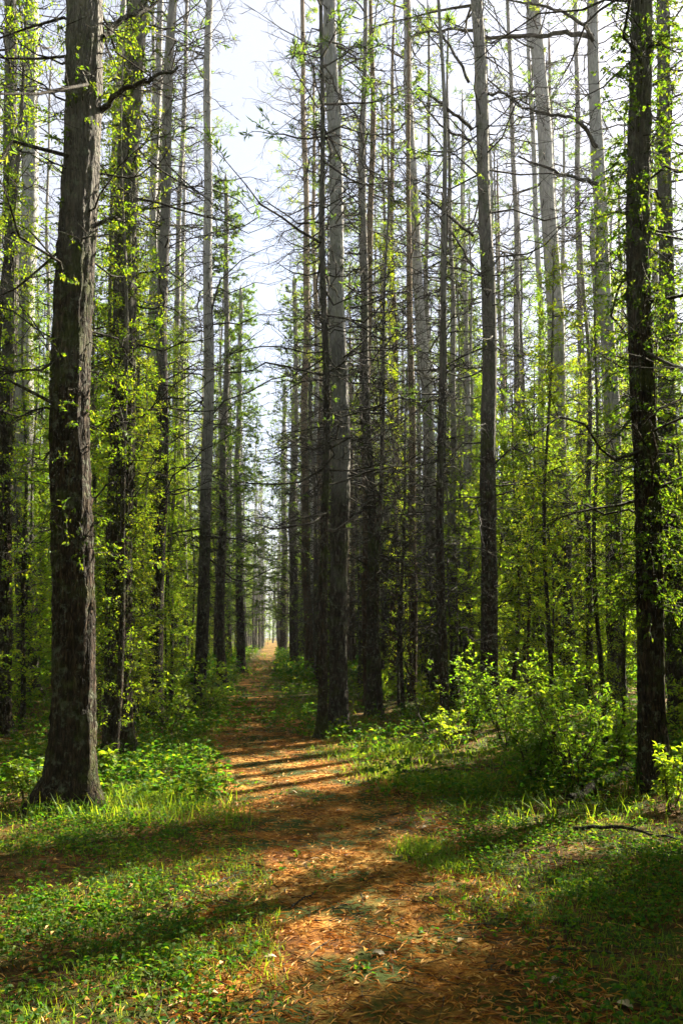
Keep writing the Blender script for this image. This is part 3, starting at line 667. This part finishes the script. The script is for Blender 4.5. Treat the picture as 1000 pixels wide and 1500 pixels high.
# ------------------------------------------------------------------ shrubs
def shrub(label, u, v, top_v, wpx, nst, leafm='leaf_bright', lw=.075, seed=0, per=7, group=None, name='leafy_shrub', cat='shrub'):
    q = np.random.default_rng(500 + seed); x, y = ground_at(u, v); H = (v - top_v) * y / F; Wd = wpx * y / F
    root = empty(name, (x, y, float(gz(x, y)))); tag(root, label, cat, group)
    az = q.uniform(0, 6.28, nst); L = H * q.uniform(.6, 1.02, nst)
    s = np.linspace(0, 1, 8)[None]; rr = q.uniform(.1, .55, nst)[:, None] * Wd * s ** 1.2 + .04
    P = np.stack([np.cos(az)[:, None] * rr, np.sin(az)[:, None] * rr, L[:, None] * s - .02], -1); P += np.cumsum(q.normal(size=P.shape) * .012, 1) * (s[..., None] > 0)
    m = MB(); tubes(m, P, taper(P, .007, .002), 5); 
    S = subtwigs(q, P, 9, .32, spread=.8, smin=.2); tubes(m, S, taper(S, .003, .001), 3)
    m.build('stem', M['bark_red'], root)
    m = MB(); pos, d = along(q, S, per, .25); p2, d2 = along(q, P, 6, .5); pos = np.concatenate([pos, p2]); d = np.concatenate([d, d2])
    d = d * .7 + q.normal(size=d.shape) * np.array([.7, .7, .3]) - np.array([0, 0, .2]); l = q.uniform(.6, 1.25, len(pos)) * lw
    leaves6(m, pos, d, l, l * .5)
    m.build('foliage', M[leafm], root)
    return root
shrub('bright leafed shrub left of the pair by the dark limbed trunk', 690, 1085, 962, 120, 15, seed=1, lw=.062)
shrub('tall bright shrub in front of the dark limbed trunk', 742, 1105, 972, 110, 15, seed=2, lw=.062)
shrub('largest bright green shrub, left of the tall leafy dark trunk', 845, 1168, 1005, 170, 22, seed=3, lw=.06)
shrub('dark green shrub in front of the largest bright shrub', 785, 1158, 1060, 120, 14, 'leaf_bright', seed=4, lw=.06)
shrub('arching shrub between largest bright shrub and the tall leafy trunk', 900, 1150, 1030, 90, 8, seed=5, lw=.075)
shrub('small yellow green shrub at the grassy bend right of the path', 665, 1105, 1040, 70, 8, seed=6, lw=.06)
shrub('low shrub with thin stems at the foot of the tall leafy trunk', 985, 1200, 1110, 60, 6, 'leaf', seed=7, lw=.06)
shrub('lone bright sapling right beside the thickest trunk', 148, 1150, 1082, 40, 3, seed=8, lw=.085, name='sapling', cat='sapling')
shrub('spindly light green shrub left of the thickest trunk', 42, 1185, 1085, 60, 5, seed=9, lw=.06)
shrub('leafy shrub under the slim dark trunks left of the path', 250, 1075, 985, 110, 10, seed=10, lw=.08)
shrub('bright bush between the leafy trunk and the path', 300, 1050, 960, 110, 10, seed=11, lw=.09)
shrub('dim bush behind the leaf covered trunk', 205, 1045, 950, 110, 10, 'leaf', seed=12, lw=.09)
shrub('yellowish bush at the far left edge behind dark trunk', 30, 1060, 960, 100, 9, seed=13, lw=.09)
shrub('dark bush under the dark trunks right of the path', 560, 1040, 985, 110, 10, 'leaf', seed=14, lw=.08)
shrub('low bush between leaning pale trunk and bright leafed shrub', 625, 1062, 1000, 80, 9, 'leaf', seed=15, lw=.07)
shrub('bush at the right edge behind the tall leafy trunk', 1000, 1110, 1000, 110, 9, 'leaf', seed=16, lw=.07)
shrub('broad dim shrub behind the largest bright shrub', 820, 1060, 940, 140, 12, 'leaf', seed=17, lw=.09)
shrub('tall dim shrub between the two pale right trunks', 900, 1045, 880, 150, 12, 'leaf', seed=18, lw=.09)

# ------------------------------------------------------------------ single things on the ground
def fallen_leaf(u, v, L, rz, label, seed):
    q = np.random.default_rng(700 + seed); x, y = ground_at(u, v); m = MB()
    k = 9; s = np.linspace(0, 1, k); w = np.sin(s * PI) ** .8 * L * .3 * (1 + .25 * np.sin(s * 9 + seed))
    lift = .12 * L * np.sin(s * PI * q.uniform(.7, 1.6)) + .03 * L
    V = []
    for t, ww, z in zip(s, w, lift):
        for e in (-1, -.5, 0, .5, 1): V.append(((t - .5) * L, ww * e, z + .25 * ww * abs(e) * q.uniform(.6, 1.3)))
    i = np.arange(k - 1)[:, None] * 5 + np.arange(4)[None]
    m.add(V, np.stack([i, i + 1, i + 6, i + 5], -1).reshape(-1, 4), 0)
    o = m.build('fallen_leaf', M['pale_leaf']); o.location = (x, y, float(gz(x, y)) + .014); o.rotation_euler = (q.normal() * .12, q.normal() * .12, rz)
    blade = o; tag(o, label, 'leaf', 'pale fallen leaves on the ground')
for k, a in enumerate([(396, 1407, .12, .3, 'pale curled leaf on the bottom left edge of the path'), (555, 1401, .13, -.2, 'pale broad leaf near the middle of the path front'),
        (675, 1383, .12, .9, 'pale leaf at the right edge of the sunlit needles'), (308, 1460, .15, .1, 'long whitish leaf in the front left weeds'), (622, 1215, .12, .4, 'pale leaf beside the sunny grass tuft right of the path'),
        (497, 1191, .16, .0, 'white thin leaf lying in the shaded middle of the path'), (462, 1262, .12, .2, 'pale leaf on the shaded path beyond the front sun patch'), (815, 1441, .16, .5, 'crumpled whitish leaf in the front right weeds'),
        (915, 1478, .14, -.3, 'tan leaf low in the front right corner'), (12, 1250, .16, .8, 'pale leaf below the thickest trunk at the left edge'), (460, 1133, .16, .1, 'pale leaf in the sun stripes across the path'),
        (430, 1163, .16, -.4, 'small pale leaf at the near edge of the sun stripes'), (18, 1143, .2, .1, 'white leaf on bare brown ground by the left edge'), (625, 1255, .1, 1.2, 'pale twisted leaf behind the dark shadow on the path')]):
    fallen_leaf(a[0], a[1], a[2] * .5, a[3], a[4], k)
def fallen_branch(pts, r, label, seed, lift=.02):
    q = np.random.default_rng(800 + seed); W = []
    for (u, v, h) in pts:
        x, y = ground_at(u, v); W.append((x, y, float(gz(x, y)) + h + lift))
    W = np.array(W); x0 = W[0].copy(); t = np.linspace(0, len(W) - 1, len(W) * 4); Q = np.stack([np.interp(t, np.arange(len(W)), W[:, k]) for k in range(3)], -1) - x0
    Q += q.normal(size=Q.shape) * r * .5; m = MB(); tubes(m, Q[None], (r * np.linspace(1, .35, len(Q)))[None], 8)
    o = m.build('branch_stem', M['bark_pale'])
    root = empty('fallen_branch', tuple(x0)); o.parent = root; o.name = 'stem'
    m = MB(); S = subtwigs(q, Q[None], 7, .22); S[..., 2] = np.maximum(S[..., 2], -.02); tubes(m, S, taper(S, r * .35, .0015), 4)
    m.build('twigs', M['twig'], root); tag(root, label, 'branch')
fallen_branch([(590, 1137, .02), (630, 1135, .04), (690, 1139, .02)], .02, 'long pale branch lying in the grass at the bend of the path', 1)
fallen_branch([(835, 1185, .02), (880, 1170, .08), (945, 1140, .16)], .045, 'dark broken bough leaning under the largest shrub', 2)
fallen_branch([(840, 1226, .02), (920, 1236, .05), (1010, 1258, .03)], .017, 'grey branch lying in the weeds before the tall leafy trunk', 3)
fallen_branch([(300, 1308, .01), (325, 1298, .02), (352, 1286, .01)], .009, 'thin pale stick in the weeds at the left edge of the path', 4)
fallen_branch([(428, 1332, .0), (445, 1322, .01), (462, 1313, .0)], .007, 'short pale stick on the path', 5)
fallen_branch([(630, 1098, .02), (610, 1070, .3), (597, 1042, .55)], .016, 'bent dark stick rising from the grass right of the path', 6)
fallen_branch([(800, 1398, .01), (850, 1404, .02), (905, 1408, .01)], .008, 'thin stick lying across the front right weeds', 7)

# unseen trees added on the sunny side to shade the floor, with gaps for sun
n = 0; tries = 0
while n < 26 and tries < 6000:
    tries += 1
    y = random.uniform(-1, 26); x = .44 * max(y, 0) + 1.7 + random.random() ** 1.3 * 11
    if not clear(x, y, .8) or blocks(x, y, .75): continue
    plant(YOUNG, x, y, 'unseen young broadleaf tree added beyond the right edge to shade the floor', 'young trees added for shade beyond the right edge', random.uniform(.8, 1.2)); n += 1
for p in (-5.6, -5.3, -2.3, -1.9, -1.3, -.4, .6):
    for k in range(90):
        a = random.uniform(5, 20); x = a * SX + p * SY; y = a * SY - p * SX
        if x < .44 * max(y, 0) + 1.5 or blocks(x, y, .55) or not clear(x, y, .38): continue
        plant(YOUNG, x, y, 'unseen young broadleaf tree added beyond the right edge to shade the floor', 'young trees added for shade beyond the right edge', random.uniform(.7, 1.0) if p > -3 else random.uniform(1.2, 1.4))
        if sum(1 for q_ in taken[-6:] if abs(q_[0] * SY - q_[1] * SX - p) < .05) >= 6: break
for p in (-6.0, -5.6, -5.2, -2.4, -2.0, -1.2):
    for k in range(13):
        a = 6.5 + 1.25 * k + random.uniform(-.3, .3); x = a * SX + p * SY; y = a * SY - p * SX
        if x < .44 * max(y, 0) + 1.0 or not clear(x, y, .3): continue
        plant(SLENDER, x, y, 'unseen thin leafy stem added beyond the right edge to shade the floor', 'leafy stems added for shade beyond the right edge', random.uniform(.85, 1.1) if p > -3 else random.uniform(1.1, 1.35))
snag = empty('dead_tree', (0, 0, 0)); t = MB(); trunk_mesh(t, 15, .125, (.004, 0), rt=.7, sides=10, rings=24, flare=.4, seed=333); t.build('trunk', M['bark_dark'], snag)  # crown left off so the unseen trunk throws a clean shadow stripe
for p, a in ((-7.55, 17.6), (-6.88, 16.6)):
    plant([snag], a * SX + p * SY, a * SY - p * SX, 'bare dead trunk beyond the right edge, its shadow striping the path', 'dead trunks beyond the right edge', 1.0)
n = 0; tries = 0
while n < 8 and tries < 6000:
    tries += 1
    y = random.uniform(-1, 26); x = .46 * max(y, 0) + 2.2 + random.random() * 16
    if not clear(x, y, 1.2) or blocks(x, y, .6): continue
    plant(PINES, x, y, 'unseen pine added beyond the right edge to shade the floor', 'pines added for shade beyond the right edge', random.uniform(.95, 1.1)); n += 1

# ------------------------------------------------------------------ air
m = MB(); x0, x1, y0, y1, z0, z1 = -224, 224, -34, 424, -1.4, 33
V = [(x, y, z) for z in (z0, z1) for y in (y0, y1) for x in (x0, x1)]
m.add(V, [[0, 2, 3, 1], [4, 5, 7, 6], [0, 1, 5, 4], [2, 6, 7, 3], [0, 4, 6, 2], [1, 3, 7, 5]], 0, False)
hm, nt, N, out = new_mat('haze_air'); pv = N('ShaderNodeVolumePrincipled'); pv.inputs['Color'].default_value = (.9, .92, .97, 1); pv.inputs['Density'].default_value = .0004; pv.inputs['Anisotropy'].default_value = .35
nt.links.new(pv.outputs[0], out.inputs['Volume'])
o = m.build('haze', hm); o['kind'] = 'stuff'; o['label'] = 'pale haze between the trees'

# ------------------------------------------------------------------ light
SUN_EL, SUN_AZ = R_(38), R_(47)        # azimuth from straight ahead towards the right
s = Vector((math.sin(SUN_AZ) * math.cos(SUN_EL), math.cos(SUN_AZ) * math.cos(SUN_EL), math.sin(SUN_EL)))
ld = bpy.data.lights.new('sun', 'SUN'); ld.energy = 5; ld.angle = R_(.5); ld.color = (1, .91, .71)
lo = bpy.data.objects.new('sun', ld); COL.objects.link(lo); lo.rotation_euler = (-s).to_track_quat('-Z', 'Y').to_euler(); lo.location = (20, 20, 40)
w = bpy.data.worlds.new('World'); SC.world = w; w.use_nodes = True; nt = w.node_tree; nt.nodes.clear()
N = lambda t, **k: _node(nt, t, k)
sky = N('ShaderNodeTexSky'); sky.sky_type = 'NISHITA'; sky.sun_disc = False; sky.sun_elevation = SUN_EL; sky.sun_rotation = SUN_AZ; sky.dust_density = 2.5
tc = N('ShaderNodeTexCoord'); nz = N('ShaderNodeTexNoise', _Scale=2.2, _Detail=6, _Roughness=.6); nt.links.new(tc.outputs['Generated'], nz.inputs['Vector'])
mr = N('ShaderNodeMapRange'); mr.inputs['From Min'].default_value = .35; mr.inputs['From Max'].default_value = .65; mr.inputs['To Min'].default_value = .35; mr.inputs['To Max'].default_value = .9; nt.links.new(nz.outputs['Fac'], mr.inputs['Value'])
mx = N('ShaderNodeMix', data_type='RGBA'); mx.inputs['B'].default_value = (3.1, 3.25, 3.8, 1); nt.links.new(mr.outputs[0], mx.inputs['Factor']); nt.links.new(sky.outputs[0], mx.inputs['A'])
bg = N('ShaderNodeBackground'); bg.inputs['Strength'].default_value = .05; nt.links.new(mx.outputs['Result'], bg.inputs['Color'])
ow = N('ShaderNodeOutputWorld'); nt.links.new(bg.outputs[0], ow.inputs['Surface'])

vs = SC.view_settings; vs.view_transform = 'Standard'; vs.look = 'None'; vs.exposure = 2.6; vs.gamma = 1
SC.display_settings.display_device = 'sRGB'
c = SC.cycles
c.max_bounces = 6; c.diffuse_bounces = 3; c.transmission_bounces = 4; c.glossy_bounces = 2; c.volume_bounces = 1; c.transparent_max_bounces = 8
c.use_denoising = True
